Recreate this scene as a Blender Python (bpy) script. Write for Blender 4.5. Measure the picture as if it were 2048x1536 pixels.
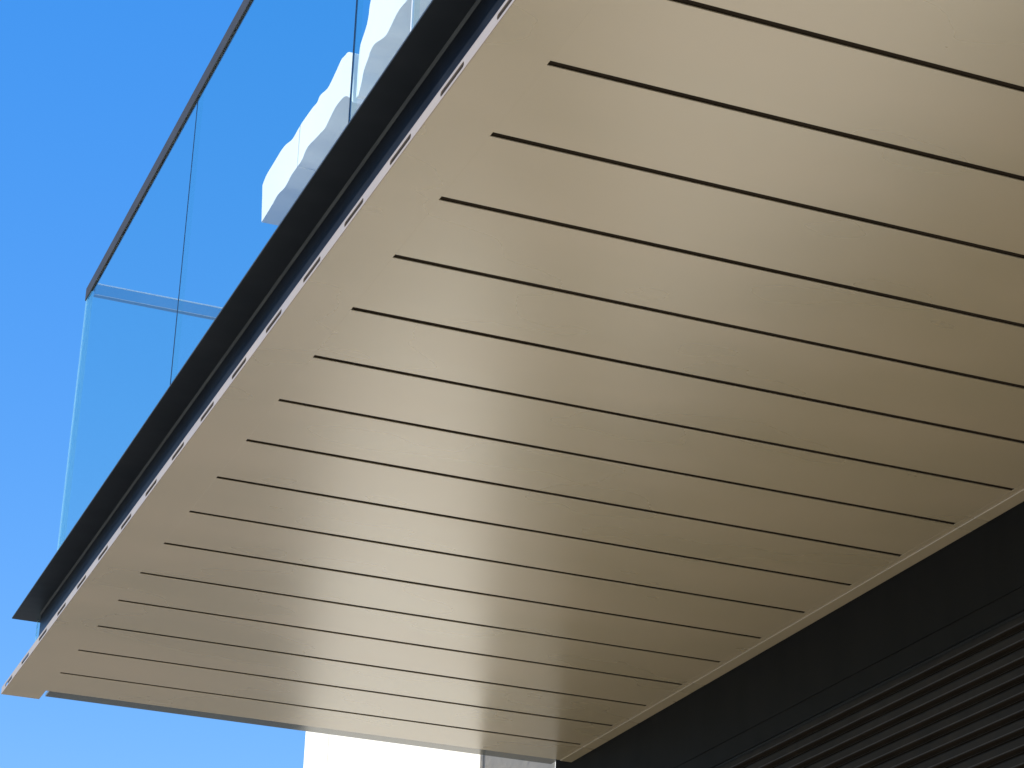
import bpy, bmesh, math, random
from mathutils import Matrix, Vector

random.seed(7)
scene = bpy.context.scene
for o in list(bpy.data.objects):
    bpy.data.objects.remove(o)
COL = scene.collection

# ------------------------------------------------------------------ camera
EYE = 1.60                                   # eye height above the pavement
cam_d = bpy.data.cameras.new("camera")
cam = bpy.data.objects.new("camera", cam_d)
COL.objects.link(cam)
R_ = Vector((0.92577853, -0.37700955, 0.02824735))
U_ = Vector((-0.17828952, -0.36947524, 0.91197637))
F_ = Vector((0.33338711, 0.84932435, 0.40926909))
cam.matrix_world = Matrix(((R_.x, U_.x, -F_.x, 0), (R_.y, U_.y, -F_.y, 0),
                           (R_.z, U_.z, -F_.z, EYE), (0, 0, 0, 1)))
cam_d.sensor_width = 36.0
cam_d.lens = 4612.4 / 2048 * 36.0
cam_d.clip_start = 0.05
cam_d.clip_end = 3000
scene.camera = cam

# ------------------------------------------------------------------ sky + sun
SUN_EL = math.radians(36)
SUN_TO = Vector((-1.0, -0.13, 0)).normalized()      # horizontal direction towards the sun
w = bpy.data.worlds.new("World")
scene.world = w
w.use_nodes = True
nt = w.node_tree
nt.nodes.clear()
sky = nt.nodes.new("ShaderNodeTexSky")
sky.sky_type = 'NISHITA'
sky.sun_disc = False
sky.sun_elevation = SUN_EL
sky.sun_rotation = math.atan2(SUN_TO.x, SUN_TO.y)
sky.altitude = 0
sky.air_density = 1.0
sky.dust_density = 0.0
sky.ozone_density = 3.0
bg = nt.nodes.new("ShaderNodeBackground")
bg.inputs["Strength"].default_value = 0.15
wo = nt.nodes.new("ShaderNodeOutputWorld")
hs = nt.nodes.new("ShaderNodeHueSaturation")
hs.inputs["Saturation"].default_value = 2.7
hs.inputs["Value"].default_value = 2.05
hs.inputs["Hue"].default_value = 0.52
gm = nt.nodes.new("ShaderNodeGamma")            # flatter, deeper blue like the photograph's clear sky
gm.inputs["Gamma"].default_value = 0.35
nt.links.new(sky.outputs[0], gm.inputs["Color"])
nt.links.new(gm.outputs[0], hs.inputs["Color"])
nt.links.new(hs.outputs[0], bg.inputs[0])
nt.links.new(bg.outputs[0], wo.inputs[0])

sun_d = bpy.data.lights.new("sun", 'SUN')
sun_d.energy = 3.0
sun_d.angle = math.radians(0.53)
sun_d.color = (1.0, 0.95, 0.87)
sun = bpy.data.objects.new("sun", sun_d)
COL.objects.link(sun)
to_sun = Vector((SUN_TO.x * math.cos(SUN_EL), SUN_TO.y * math.cos(SUN_EL), math.sin(SUN_EL)))
sun.rotation_euler = to_sun.to_track_quat('Z', 'Y').to_euler()

scene.view_settings.view_transform = 'Standard'
scene.view_settings.look = 'None'
scene.view_settings.gamma = 1
scene.view_settings.exposure = 1.0
scene.view_settings.use_curve_mapping = False
scene.render.resolution_x = 1024
scene.render.resolution_y = 768

# ------------------------------------------------------------------ materials
def new_mat(name):
    m = bpy.data.materials.new(name)
    m.use_nodes = True
    n = m.node_tree.nodes
    return m, n, m.node_tree.links, n["Principled BSDF"]

def ramp(n, pts):
    r = n.new("ShaderNodeValToRGB")
    el = r.color_ramp.elements
    while len(el) > len(pts):
        el.remove(el[-1])
    while len(el) < len(pts):
        el.new(0.5)
    for e, (p, c) in zip(el, pts):
        e.position = p
        e.color = (*c, 1) if len(c) == 3 else c
    return r

def coords(n, l, scale, objinfo=False):
    tc = n.new("ShaderNodeTexCoord")
    mp = n.new("ShaderNodeMapping")
    mp.inputs["Scale"].default_value = scale
    l.new(tc.outputs["Object"], mp.inputs[0])
    if objinfo:
        oi = n.new("ShaderNodeObjectInfo")
        mu = n.new("ShaderNodeMath")
        mu.operation = 'MULTIPLY'
        mu.inputs[1].default_value = 37.0
        l.new(oi.outputs["Random"], mu.inputs[0])
        l.new(mu.outputs[0], mp.inputs["Location"])
    return mp.outputs[0]

def noise(n, l, vec, scale, detail=3, rough=0.5):
    t = n.new("ShaderNodeTexNoise")
    t.inputs["Scale"].default_value = scale
    t.inputs["Detail"].default_value = detail
    t.inputs["Roughness"].default_value = rough
    l.new(vec, t.inputs["Vector"])
    return t.outputs["Fac"]

def painted_metal(name, c0, c1, r0, r1, metallic, bump=0.0, stretch=(1, 3, 1), spec=0.5, nscale=3.0, ior=1.5, smudge=False):
    m, n, l, p = new_mat(name)
    v = coords(n, l, stretch, True)
    f = noise(n, l, v, nscale, 2, 0.5)
    rc = ramp(n, [(0.3, c0), (0.7, c1)])
    l.new(f, rc.inputs[0])
    l.new(rc.outputs[0], p.inputs["Base Color"])
    v2 = coords(n, l, (1.0, 4.0, 1.0), True)
    f2 = noise(n, l, v2, 3.0, 3, 0.5)
    rr = ramp(n, [(0.3, (r0,) * 3), (0.72, (r1,) * 3)])
    l.new(f2, rr.inputs[0])
    if smudge:                                   # faint cloudy wiping marks that run on across the boards
        geo = n.new("ShaderNodeNewGeometry")
        mp4 = n.new("ShaderNodeMapping")
        mp4.inputs["Scale"].default_value = (1.0, 1.9, 1.0)
        l.new(geo.outputs["Position"], mp4.inputs[0])
        f4 = noise(n, l, mp4.outputs[0], 2.4, 2, 0.45)
        ad = n.new("ShaderNodeMath")
        ad.operation = 'MULTIPLY_ADD'
        ad.inputs[1].default_value = 0.10
        l.new(f4, ad.inputs[0])
        l.new(rr.outputs[0], ad.inputs[2])
        l.new(ad.outputs[0], p.inputs["Roughness"])
        mxc = n.new("ShaderNodeMix")
        mxc.data_type = 'RGBA'
        mxc.blend_type = 'MULTIPLY'
        rs = ramp(n, [(0.32, (0.94, 0.95, 0.93)), (0.68, (1.03, 1.015, 1.02))])
        l.new(f4, rs.inputs[0])
        mxc.inputs["Factor"].default_value = 1.0
        l.new(rc.outputs[0], mxc.inputs["A"])
        l.new(rs.outputs[0], mxc.inputs["B"])
        l.new(mxc.outputs["Result"], p.inputs["Base Color"])
    else:
        l.new(rr.outputs[0], p.inputs["Roughness"])
    p.inputs["Metallic"].default_value = metallic
    p.inputs["Specular IOR Level"].default_value = spec
    p.inputs["IOR"].default_value = ior
    if bump:
        v3 = coords(n, l, (1.0, 2.2, 1.0), True)
        f3 = noise(n, l, v3, 2.3, 1, 0.4)
        b = n.new("ShaderNodeBump")
        b.inputs["Strength"].default_value = 1.0
        b.inputs["Distance"].default_value = bump
        l.new(f3, b.inputs["Height"])
        l.new(b.outputs[0], p.inputs["Normal"])
    return m

M_SOFFIT = painted_metal("champagne_metal", (0.415, 0.335, 0.198), (0.422, 0.341, 0.203), 0.228, 0.234, 0.0, 0.0007, ior=2.6, smudge=True)
M_BORDER = painted_metal("champagne_metal_edge", (0.415, 0.335, 0.198), (0.422, 0.341, 0.203), 0.228, 0.234, 0.0, 0.0007, (3, 1, 1), ior=2.6, smudge=True)
M_FASCIA = painted_metal("champagne_fascia", (0.36, 0.29, 0.215), (0.39, 0.315, 0.235), 0.35, 0.45, 0.2)
M_DARK = painted_metal("anthracite_metal", (0.0072, 0.0078, 0.0072), (0.0080, 0.0085, 0.0080), 0.60, 0.66, 0.0, 0.0, spec=0.12)
M_LEDGE = painted_metal("ledge_metal", (0.024, 0.029, 0.032), (0.036, 0.041, 0.044), 0.4, 0.5, 0.0, 0.0, spec=0.35)
M_NAVY = painted_metal("dark_slab_edge", (0.004, 0.006, 0.010), (0.007, 0.010, 0.016), 0.35, 0.5, 0.0, 0.0, spec=0.3)
M_BEAD = painted_metal("grey_sealant", (0.07, 0.075, 0.07), (0.10, 0.105, 0.095), 0.6, 0.7, 0.0)
M_LIP = painted_metal("grey_green_lip", (0.095, 0.10, 0.078), (0.115, 0.118, 0.095), 0.12, 0.2, 0.05, 0.0, spec=0.6)
M_RECESS = painted_metal("recess_shade", (0.020, 0.014, 0.008), (0.028, 0.020, 0.012), 0.8, 0.9, 0.0, spec=0.1)  # near-black put in for the shade inside grooves, slots and slat recesses
M_SHUT = painted_metal("shutter_metal", (0.008, 0.0085, 0.008), (0.013, 0.0135, 0.013), 0.4, 0.55, 0.0, 0.0, (1, 0.5, 1), spec=0.3)
M_NOSE = painted_metal("slat_nose_highlight", (0.024, 0.025, 0.024), (0.036, 0.037, 0.035), 0.3, 0.4, 0.0, spec=0.6)  # lighter colour paints a highlight along the slat noses
M_STEEL = painted_metal("brushed_steel", (0.50, 0.50, 0.49), (0.58, 0.58, 0.57), 0.16, 0.26, 1.0)
M_PALE = painted_metal("pale_strip", (0.7, 0.72, 0.72), (0.76, 0.78, 0.78), 0.3, 0.4, 0.0)
M_RAIL = painted_metal("dark_bronze_rail", (0.03, 0.027, 0.023), (0.04, 0.036, 0.03), 0.5, 0.6, 0.0, spec=0.25)
M_SEAL = painted_metal("black_silicone", (0.01, 0.01, 0.012), (0.016, 0.016, 0.018), 0.5, 0.6, 0.0, spec=0.2)

def render_mat(name, c0, c1, bumpd=0.0015):
    m, n, l, p = new_mat(name)
    v = coords(n, l, (1, 1, 0.6))
    f = noise(n, l, v, 1.6, 8, 0.6)
    rc = ramp(n, [(0.3, c0), (0.7, c1)])
    l.new(f, rc.inputs[0])
    l.new(rc.outputs[0], p.inputs["Base Color"])
    p.inputs["Roughness"].default_value = 0.85
    p.inputs["Specular IOR Level"].default_value = 0.25
    f2 = noise(n, l, v, 90, 4, 0.6)
    b = n.new("ShaderNodeBump")
    b.inputs["Distance"].default_value = bumpd
    b.inputs["Strength"].default_value = 0.6
    l.new(f2, b.inputs["Height"])
    l.new(b.outputs[0], p.inputs["Normal"])
    return m

M_WHITE = render_mat("white_render", (0.80, 0.745, 0.625), (0.85, 0.795, 0.68))
M_STONE = render_mat("added_base_stone", (0.50, 0.46, 0.38), (0.58, 0.53, 0.45))
M_ADDED_PLINTH = render_mat("added_plinth_stone", (0.17, 0.15, 0.12), (0.24, 0.21, 0.17))
M_DECK = render_mat("white_deck", (0.68, 0.67, 0.64), (0.76, 0.75, 0.72))
M_REFLECT = render_mat("reflection_white", (0.70, 0.71, 0.70), (0.80, 0.80, 0.79))

def paving():
    m, n, l, p = new_mat("pale_paving")
    tc = n.new("ShaderNodeTexCoord")
    br = n.new("ShaderNodeTexBrick")
    br.inputs["Scale"].default_value = 1.0
    br.inputs["Brick Width"].default_value = 0.6
    br.inputs["Row Height"].default_value = 0.4
    br.inputs["Mortar Size"].default_value = 0.006
    br.inputs["Color1"].default_value = (0.46, 0.41, 0.33, 1)
    br.inputs["Color2"].default_value = (0.54, 0.48, 0.39, 1)
    br.inputs["Mortar"].default_value = (0.2, 0.18, 0.15, 1)
    l.new(tc.outputs["Object"], br.inputs["Vector"])
    l.new(br.outputs["Color"], p.inputs["Base Color"])
    p.inputs["Roughness"].default_value = 0.8
    return m
M_PAVE = paving()

def asphalt():
    m, n, l, p = new_mat("asphalt")
    v = coords(n, l, (1, 1, 1))
    f = noise(n, l, v, 0.6, 8, 0.65)
    rc = ramp(n, [(0.3, (0.075, 0.072, 0.066)), (0.7, (0.12, 0.115, 0.105))])
    l.new(f, rc.inputs[0])
    l.new(rc.outputs[0], p.inputs["Base Color"])
    p.inputs["Roughness"].default_value = 0.85
    return m
M_ASPH = asphalt()

def glass_mat():
    m = bpy.data.materials.new("clear_glass")
    m.use_nodes = True
    n, l = m.node_tree.nodes, m.node_tree.links
    n.clear()
    out = n.new("ShaderNodeOutputMaterial")
    tr = n.new("ShaderNodeBsdfTransparent")
    tr.inputs[0].default_value = (0.94, 0.985, 0.96, 1)
    gl = n.new("ShaderNodeBsdfGlossy")
    gl.inputs["Roughness"].default_value = 0.01
    gl.inputs["Color"].default_value = (0.9, 0.95, 0.95, 1)
    fr = n.new("ShaderNodeFresnel")
    fr.inputs["IOR"].default_value = 1.45
    mx = n.new("ShaderNodeMixShader")
    ge = n.new("ShaderNodeNewGeometry")          # only the outer skin of the sheet mirrors
    inv = n.new("ShaderNodeMath")
    inv.operation = 'SUBTRACT'
    inv.inputs[0].default_value = 1.0
    l.new(ge.outputs["Backfacing"], inv.inputs[1])
    mul = n.new("ShaderNodeMath")
    mul.operation = 'MULTIPLY'
    l.new(fr.outputs[0], mul.inputs[0])
    l.new(inv.outputs[0], mul.inputs[1])
    l.new(mul.outputs[0], mx.inputs[0])
    l.new(tr.outputs[0], mx.inputs[1])
    l.new(gl.outputs[0], mx.inputs[2])
    l.new(mx.outputs[0], out.inputs[0])
    return m
M_GLASS = glass_mat()

def glass_edge_mat():
    m = bpy.data.materials.new("glass_cut_edge")
    m.use_nodes = True
    n, l = m.node_tree.nodes, m.node_tree.links
    n.clear()
    out = n.new("ShaderNodeOutputMaterial")
    df = n.new("ShaderNodeBsdfTranslucent")
    df.inputs[0].default_value = (0.55, 0.85, 0.88, 1)
    d2 = n.new("ShaderNodeBsdfDiffuse")
    d2.inputs[0].default_value = (0.55, 0.8, 0.85, 1)
    tr = n.new("ShaderNodeBsdfTransparent")
    tr.inputs[0].default_value = (0.85, 0.97, 0.97, 1)
    a = n.new("ShaderNodeMixShader")
    a.inputs[0].default_value = 0.5
    b = n.new("ShaderNodeMixShader")
    b.inputs[0].default_value = 0.8
    l.new(df.outputs[0], a.inputs[1])
    l.new(d2.outputs[0], a.inputs[2])
    l.new(a.outputs[0], b.inputs[1])
    l.new(tr.outputs[0], b.inputs[2])
    l.new(b.outputs[0], out.inputs[0])
    return m
M_GEDGE = glass_edge_mat()

# ------------------------------------------------------------------ helpers
def link_mesh(name, me, mats, parent=None, loc=(0, 0, 0)):
    o = bpy.data.objects.new(name, me)
    COL.objects.link(o)
    o.location = loc
    if parent is not None:
        o.parent = parent
    if mats is not None:
        for m in (mats if isinstance(mats, (list, tuple)) else [mats]):
            me.materials.append(m)
    return o

def box_mesh(name, x0, x1, y0, y1, z0, z1, bevel=0.0, seg=2):
    bm = bmesh.new()
    vs = [bm.verts.new((x, y, z)) for x in (x0, x1) for y in (y0, y1) for z in (z0, z1)]
    for f in ((0, 1, 3, 2), (4, 6, 7, 5), (0, 4, 5, 1), (2, 3, 7, 6), (0, 2, 6, 4), (1, 5, 7, 3)):
        bm.faces.new([vs[i] for i in f])
    bmesh.ops.recalc_face_normals(bm, faces=bm.faces)
    if bevel:
        bmesh.ops.bevel(bm, geom=list(bm.edges), offset=bevel, segments=seg, profile=0.5, affect='EDGES')
    me = bpy.data.meshes.new(name)
    bm.to_mesh(me)
    bm.free()
    return me

def box(name, x0, x1, y0, y1, z0, z1, mat, parent=None, bevel=0.0, seg=2):
    """box whose origin sits at its own centre bottom"""
    cx, cy = (x0 + x1) / 2, (y0 + y1) / 2
    me = box_mesh(name, x0 - cx, x1 - cx, y0 - cy, y1 - cy, 0, z1 - z0, bevel, seg)
    return link_mesh(name, me, mat, parent, (cx, cy, z0))

def prism(name, pts, axis, a0, a1, mat, parent=None):
    """closed 2-D outline swept along an axis. axis 'y': pts are (x,z); axis 'x': pts are (y,z)"""
    bm = bmesh.new()
    def P(p, a):
        return (p[0], a, p[1]) if axis == 'y' else (a, p[0], p[1])
    A = [bm.verts.new(P(p, a0)) for p in pts]
    B = [bm.verts.new(P(p, a1)) for p in pts]
    k = len(pts)
    bm.faces.new(A)
    bm.faces.new(B[::-1])
    for i in range(k):
        bm.faces.new((A[i], B[i], B[(i + 1) % k], A[(i + 1) % k]))
    bmesh.ops.recalc_face_normals(bm, faces=bm.faces)
    me = bpy.data.meshes.new(name)
    bm.to_mesh(me)
    bm.free()
    return link_mesh(name, me, mat, parent)

def thing(name, label, cat, group=None):
    o = bpy.data.objects.new(name, None)
    COL.objects.link(o)
    o["label"] = label
    o["category"] = cat
    if group:
        o["group"] = group
    return o

# ------------------------------------------------------------------ the setting
H = EYE + 1.6014            # underside of the soffit
XE, XW = 0.871, 2.371       # outer edge of the soffit, shop wall
YN = -1.6                   # how far the balcony runs on behind the camera
g = link_mesh("ground", box_mesh("ground", -600, 600, -600, 600, -0.3, 0.0), M_ASPH)
g["kind"] = "structure"
pv = link_mesh("pavement", box_mesh("pavement", -3.2, 9.0, -40, 9.2, 0.0, 0.13, 0.012), M_PAVE)
pv.location = (0, 0, 0.004)
pv["kind"] = "structure"

# ------------------------------------------------------------------ balcony
bal = thing("balcony", "long balcony with beige slotted metal soffit and dark upper ledge", "balcony")
PITCH, GAP = 0.2, 0.0122
Y_LAST = 5.3638             # farthest groove
Y_END = 5.530               # end of the planks
XS, XR = 0.9645, 2.3275     # plank ends
yc = [Y_LAST - PITCH * k for k in range(0, 35)]
bounds = [(yc[0] + GAP / 2, Y_END)] + [(yc[k + 1] + GAP / 2, yc[k] - GAP / 2) for k in range(34)]
plank_me = box_mesh("plank", -0.008, XR - XS, -(PITCH - GAP) / 2, (PITCH - GAP) / 2, 0, 0.0022, 0.0006, 2)
plank_me.materials.append(M_SOFFIT)
for i, (a, b) in enumerate(bounds):
    if i == 0:
        me = box_mesh("plank", -0.008, XR - XS, -(b - a) / 2, (b - a) / 2, 0, 0.0022, 0.0006, 2)
        me.materials.append(M_SOFFIT)
    else:
        me = plank_me
    o = link_mesh("plank", me, None, bal, (XS, (a + b) / 2, H + 0.0003 + random.uniform(-0.00015, 0.00015)))
    o.rotation_euler = (random.uniform(-1, 1) * 0.0004, random.uniform(-1, 1) * 0.00008, 0)
box("edge_border", XE, XS, YN, 5.612, H, H + 0.0022, M_BORDER, bal, 0.0003)
# strip of the same sheet between the plank ends and the wall trim
box("wall_border", XR + 0.0007, 2.3400, YN, Y_END, H + 0.0004, H + 0.0024, M_BORDER, bal, 0.0005)
box("wall_trim", 2.3405, 2.3745, YN, Y_END, H - 0.0022, H + 0.012, M_BORDER, bal, 0.0016, 3)
box("backing_board", XS - 0.03, 2.36, YN, Y_END - 0.01, H + 0.0034, H + 0.010, M_RECESS, bal)  # its near-black colour puts the shade into the grooves
# raised drip lip along the far end
lip = box("end_lip", 0.985, 2.366, Y_END - 0.02, 5.650, H + 0.020, H + 0.028, M_LIP, bal, 0.001)

# slotted fascia strip (drain slots are real holes)
def fascia():
    h, cell, ln, r = 0.0185, 0.2035, 0.080, 0.0042
    zc = 0.0088
    y_first = 2.466 - cell * 20
    verts, faces = [], []
    def V(y, z):
        verts.append((0, y, z))
        return len(verts) - 1
    k = 0
    prev = y_first - cell / 2
    y_stop = 5.612
    while True:
        c = y_first + cell * k
        if c + ln / 2 + 0.01 > y_stop:
            y1 = y_stop
            faces.append((V(prev, 0), V(y1, 0), V(y1, h), V(prev, h)))
            break
        y0, y1 = c - cell / 2, c + cell / 2
        if y1 > y_stop:
            y1 = y_stop
        a, b = c - ln / 2, c + ln / 2
        NS = 6
        left = [V(a - r * math.sin(math.pi * i / NS) , zc + r * math.cos(math.pi * i / NS)) for i in range(NS + 1)]
        right = [V(b + r * math.sin(math.pi * i / NS), zc + r * math.cos(math.pi * i / NS)) for i in range(NS + 1)]
        bl, tl, br_, tr_ = V(y0, 0), V(y0, h), V(y1, 0), V(y1, h)
        ta, tb, ba, bb = V(a, h), V(b, h), V(a, 0), V(b, 0)
        faces.append(tuple([tl] + [bl, ba] + left[::-1] + [ta]))
        faces.append(tuple([tr_, tb] + right + [bb, br_]))
        faces.append((ta, left[0], right[0], tb))
        faces.append((ba, bb, right[-1], left[-1]))
        prev = y1
        k += 1
        if y1 >= y_stop:
            break
    me = bpy.data.meshes.new("fascia_strip")
    me.from_pydata(verts, [], faces)
    me.update()
    o = link_mesh("fascia_strip", me, M_FASCIA, bal, (XE - 0.0006, 0, H - 0.0003))
    bm = bmesh.new()
    bm.from_mesh(me)
    bmesh.ops.remove_doubles(bm, verts=bm.verts, dist=1e-5)
    bmesh.ops.recalc_face_normals(bm, faces=bm.faces)
    bm.to_mesh(me)
    bm.free()
    s = o.modifiers.new("thickness", 'SOLIDIFY')
    s.thickness = 0.0016
    s.offset = 0
    return o
fascia()
box("slot_shade_bar", XE + 0.010, XE + 0.060, YN, 5.60, H + 0.0030, H + 0.030, M_RECESS, bal)  # dark bar added behind the slots so they look shaded inside

ZL = H + 0.197              # underside of the ledge
box("slab_edge", 0.9330, 2.40, YN, 5.540, H + 0.040, ZL - 0.0005, M_NAVY, bal)
box("ledge", 0.8735, 2.42, YN, 5.614, ZL, ZL + 0.004, M_LEDGE, bal, 0.0008)
prism("sealant_bead", [(0.9325, ZL - 0.0005), (0.9325, ZL - 0.0045), (0.9315, ZL - 0.0040), (0.9293, ZL - 0.0018), (0.9285, ZL - 0.0005)], 'y', YN, 5.536, M_BEAD, bal)

box("deck_floor", 0.985, 2.42, YN, 5.51, ZL + 0.0045, ZL + 0.040, M_DECK, bal)

# ------------------------------------------------------------------ glass balustrade
bs = thing("glass_balustrade", "frameless clear glass balustrade with slim metal handrail above dark ledge", "balustrade")
GX0, GX1 = 0.9535, 0.9665
ZG0, ZG1 = ZL + 0.0045, EYE + 2.700
def pane(x0, x1, y0, y1, z0, z1, along, cut=(0, 1)):
    """a sheet of glass with its two cut vertical ends as sub-parts"""
    o = box("glass_pane", x0, x1, y0, y1, z0, z1, M_GLASS, bs)
    cx, cy = (x0 + x1) / 2, (y0 + y1) / 2
    t = 0.0016
    if along == 'y':
        ends = [(x0, x1, y0 - t, y0 - 0.0003), (x0, x1, y1 + 0.0003, y1 + t)]
    else:
        ends = [(x0 - t, x0 - 0.0003, y0, y1), (x1 + 0.0003, x1 + t, y0, y1)]
    for k, (a, b, c, d) in enumerate(ends):
        if k not in cut:
            continue
        me = box_mesh("cut_edge", a - cx, b - cx, c - cy, d - cy, 0, z1 - z0)
        link_mesh("cut_edge", me, M_GEDGE, o)
    return o
joints = [5.513, 4.400, 3.213, 2.906, 1.72, 0.53, -0.66, -1.6]
for i in range(len(joints) - 1):
    a, b = joints[i + 1], joints[i]
    pane(GX0, GX1, a + 0.002, b - (0.002 if i else 0.0), ZG0, ZG1, 'y', (1,) if i == 0 else ())
    if i in (1, 2):
        yj = b
        box("joint_seal", GX0 - 0.0003, GX0 + (0.0012 if i == 1 else 0.0024), yj - 0.0014, yj + 0.0014, ZG0, ZG1 - 0.032, M_SEAL, bs)
    if i == 3:
        box("joint_strip", GX0 - 0.0006, GX0 + 0.0024, b - 0.0016, b + 0.0016, ZG0, ZG1 - 0.032, M_PALE, bs)
pane(GX0, 2.36, 5.5175, 5.5305, ZG0, ZG1 - 0.016, 'x', (0,))
prism("handrail", [(0.9500, EYE + 2.670), (0.9506, EYE + 2.669), (0.9528, EYE + 2.669), (0.9528, EYE + 2.7012), (0.9700, EYE + 2.7012), (0.9700, EYE + 2.7075),
                   (0.9520, EYE + 2.7075), (0.9506, EYE + 2.7068), (0.9500, EYE + 2.7050)], 'y', YN, 5.533, M_RAIL, bs)
box("return_rail", 0.9700, 2.36, 5.515, 5.533, ZG1 - 0.0155, ZG1 + 0.018, M_STEEL, bs, 0.0008, 2)
box("return_rail_glint", 0.9700, 2.36, 5.5135, 5.5150, ZG1 + 0.0150, ZG1 + 0.0180, M_PALE, bs)  # pale strip painting the bright line along the rail's upper edge
# tinted glass skirt that drops past the slab end
pane(0.936, 2.30, 5.585, 5.597, H + 0.03, ZL - 0.001, 'x', (0,))

# ------------------------------------------------------------------ white pillar and slab in place of a mirror image
pil = thing("white_pillar", "tall white rendered pillar at the far end of the soffit, sunlit on one side", "pillar")
PX0, PY0, PY1, PYJ = 2.200, 5.760, 7.445, 7.173
PTOP = EYE + 4.17
PLZ = 1.35
box("pillar_body", PX0 + 0.0112, 2.423, PY0, PY1 - 0.012, PLZ, PTOP, M_WHITE, pil, 0.004)
box("cladding_panel", PX0, PX0 + 0.011, PY0 - 0.001, PYJ - 0.004, PLZ, PTOP - 0.01, M_WHITE, pil, 0.002)
box("cladding_panel", PX0, PX0 + 0.011, PYJ + 0.004, PY1, PLZ, PTOP - 0.01, M_WHITE, pil, 0.002)

box("panel_joint", PX0 + 0.0025, PX0 + 0.0105, PYJ - 0.0038, PYJ + 0.0038, PLZ, PTOP - 0.01, M_BEAD, pil)
box("gap_light_strip", 2.4236, 2.4315, PY0 - 0.003, PY0 + 0.05, PLZ, PTOP, M_PALE, pil, 0.001)  # pale strip standing in for the bright gap between pillar and wall
box("added_dark_plinth", PX0 - 0.02, 2.43, PY0 - 0.02, PY1 + 0.02, 0.134, PLZ - 0.002, M_ADDED_PLINTH, pil, 0.006)  # unseen dark base, added so the pillar's glow on the soffit fades
A_TOP = [(7.879, 6.052), (7.829, 6.071), (7.747, 6.075), (7.633, 6.079), (7.566, 6.072), (7.475, 6.049), (7.381, 6.056), (7.305, 6.054), (7.223, 6.049), (7.166, 6.041), (7.126, 6.051), (7.038, 6.031), (6.98, 6.039), (6.925, 6.054), (6.881, 6.065), (6.839, 6.058), (6.798, 6.049), (6.728, 6.003)]
A_BOT = [(7.847, 5.869), (7.765, 5.872), (7.698, 5.876), (7.626, 5.882), (7.531, 5.867), (7.455, 5.877), (7.392, 5.877), (7.322, 5.875), (7.27, 5.893), (7.221, 5.893), (7.145, 5.878), (7.089, 5.87), (7.034, 5.861), (6.977, 5.873), (6.922, 5.884), (6.864, 5.882), (6.804, 5.868), (6.748, 5.832), (6.701, 5.786)]
B_TOP = [(6.668, 5.786), (6.668, 5.915), (6.659, 5.988), (6.631, 6.015), (6.597, 6.04), (6.580, 6.071), (6.575, 6.102), (6.563, 6.128), (6.526, 6.168), (6.425, 6.198), (6.1, 6.17), (5.4, 6.18), (4.8, 6.16)]
B_BOT = [(6.64, 5.783), (6.614, 5.819), (6.594, 5.858), (6.55, 5.884), (6.531, 5.899), (6.489, 5.903), (6.417, 5.88), (6.364, 5.866), (6.324, 5.871), (6.29, 5.88), (6.236, 5.89), (6.155, 5.879), (6.052, 5.867), (5.885, 5.851), (5.4, 5.86), (4.8, 5.85)]
def smooth(pts, k=5):
    """Catmull-Rom through the outline points"""
    out = []
    for i in range(len(pts) - 1):
        p0, p1, p2, p3 = pts[max(i - 1, 0)], pts[i], pts[i + 1], pts[min(i + 2, len(pts) - 1)]
        for j in range(k):
            t = j / k
            out.append(tuple(0.5 * (2 * p1[c] + (p2[c] - p0[c]) * t + (2 * p0[c] - 5 * p1[c] + 4 * p2[c] - p3[c]) * t * t
                                    + (3 * p1[c] - p0[c] - 3 * p2[c] + p3[c]) * t ** 3) for c in (0, 1)))
    return out + [pts[-1]]
A_TOP, A_BOT, B_TOP, B_BOT = smooth(A_TOP), smooth(A_BOT), smooth(B_TOP), smooth(B_BOT)
reflection = thing("reflection_slab", "white wavy-edged slab standing in for a mirror image in the balcony glass", "reflection")  # solid slab shaped like a mirror image distorted by the panes
cut = 7.375
def split(pts, lo, hi):
    return [p for p in pts if lo <= p[0] <= hi]
prism("slab_panel", split(A_TOP, cut, 99) + split(A_BOT, cut, 99)[::-1], 'x', 2.0, 2.62, M_REFLECT, reflection)
prism("slab_panel", [(cut - 0.0018, 6.056)] + split(A_TOP, 0, cut) + split(A_BOT, 0, cut)[::-1] + [(cut - 0.0018, 5.877)], 'x', 2.0, 2.62, M_REFLECT, reflection)
prism("slab_panel", B_TOP + B_BOT[::-1], 'x', 2.0, 2.62, M_REFLECT, reflection)

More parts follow.
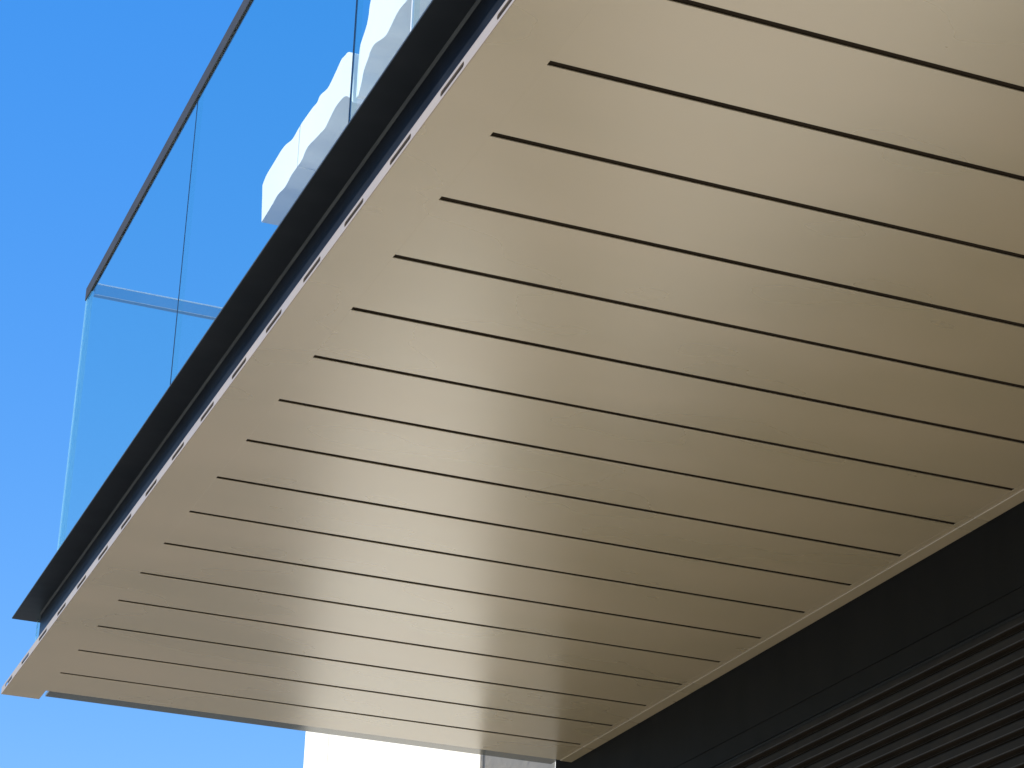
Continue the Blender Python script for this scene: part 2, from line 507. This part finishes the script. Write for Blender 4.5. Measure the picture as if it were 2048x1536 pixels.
# ------------------------------------------------------------------ shop front under the soffit
shop = thing("shop_wall", "dark anthracite metal shop wall above the shutter, under the beige soffit", "wall")
YWE = 5.640
zt_base = EYE + 1.3885 - 0.0325 * 17 - 0.032
box("upper_band", 2.3750, 2.62, YN, YWE, EYE + 1.4385, H + 0.18, M_DARK, shop, 0.001)
box("lower_band", 2.3720, 2.62, YN, YWE - 0.01, EYE + 1.3925, EYE + 1.4365, M_DARK, shop, 0.0015)
box("added_pale_base", 2.4000, 2.62, YN, 5.498, 0.134, zt_base, M_STONE, shop, 0.002)  # unseen pale wall, added to brighten what the soffit mirrors
box("end_post", 2.3735, 2.62, 5.50, YWE - 0.004, 0.134, EYE + 1.3905, M_DARK, shop, 0.001)

sh = thing("louvre_shutter", "closed black horizontal slatted shutter below the dark wall band", "shutter")
SP = 0.0325
zt = EYE + 1.3885
def slat_mesh():
    # front faces -X: flat tilted face, lower nose with painted highlight, recess painted dark with a secondary bead
    pr = [(0.000, 0.000), (0.0015, -0.0010), (0.0005, -0.0040), (-0.0030, -0.0165), (-0.0040, -0.0180), (-0.0034, -0.0192), (0.0040, -0.0195),
          (0.0085, -0.0205), (0.0085, -0.0245), (0.0062, -0.0252), (0.0055, -0.0262), (0.0062, -0.0272), (0.0095, -0.0280), (0.0095, -0.0320), (0.014, -0.0320), (0.014, 0.0)]
    bm = bmesh.new()
    A = [bm.verts.new((p[0], YN, p[1])) for p in pr]
    B = [bm.verts.new((p[0], 5.498, p[1])) for p in pr]
    k = len(pr)
    bm.faces.new(A)
    bm.faces.new(B[::-1])
    for i in range(k):
        bm.faces.new((A[i], B[i], B[(i + 1) % k], A[(i + 1) % k]))
    bmesh.ops.recalc_face_normals(bm, faces=bm.faces)
    me = bpy.data.meshes.new("slat")
    bm.to_mesh(me)
    bm.free()
    for m in (M_SHUT, M_NOSE, M_RECESS):
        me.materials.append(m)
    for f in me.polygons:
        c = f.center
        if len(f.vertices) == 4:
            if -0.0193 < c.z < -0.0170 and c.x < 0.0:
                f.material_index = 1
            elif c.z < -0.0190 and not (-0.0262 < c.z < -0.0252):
                f.material_index = 2  # recess faces painted near-black in place of shade
    return me
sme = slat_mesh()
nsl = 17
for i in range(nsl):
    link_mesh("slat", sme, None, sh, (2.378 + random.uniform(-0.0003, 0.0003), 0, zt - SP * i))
box("bottom_rail", 2.376, 2.40, YN, 5.498, zt - SP * nsl - 0.03, zt - SP * nsl - 0.001, M_SHUT, sh, 0.002)
box("top_rail", 2.3765, 2.392, YN, 5.498, zt + 0.0005, zt + 0.0035, M_SHUT, sh, 0.0008)
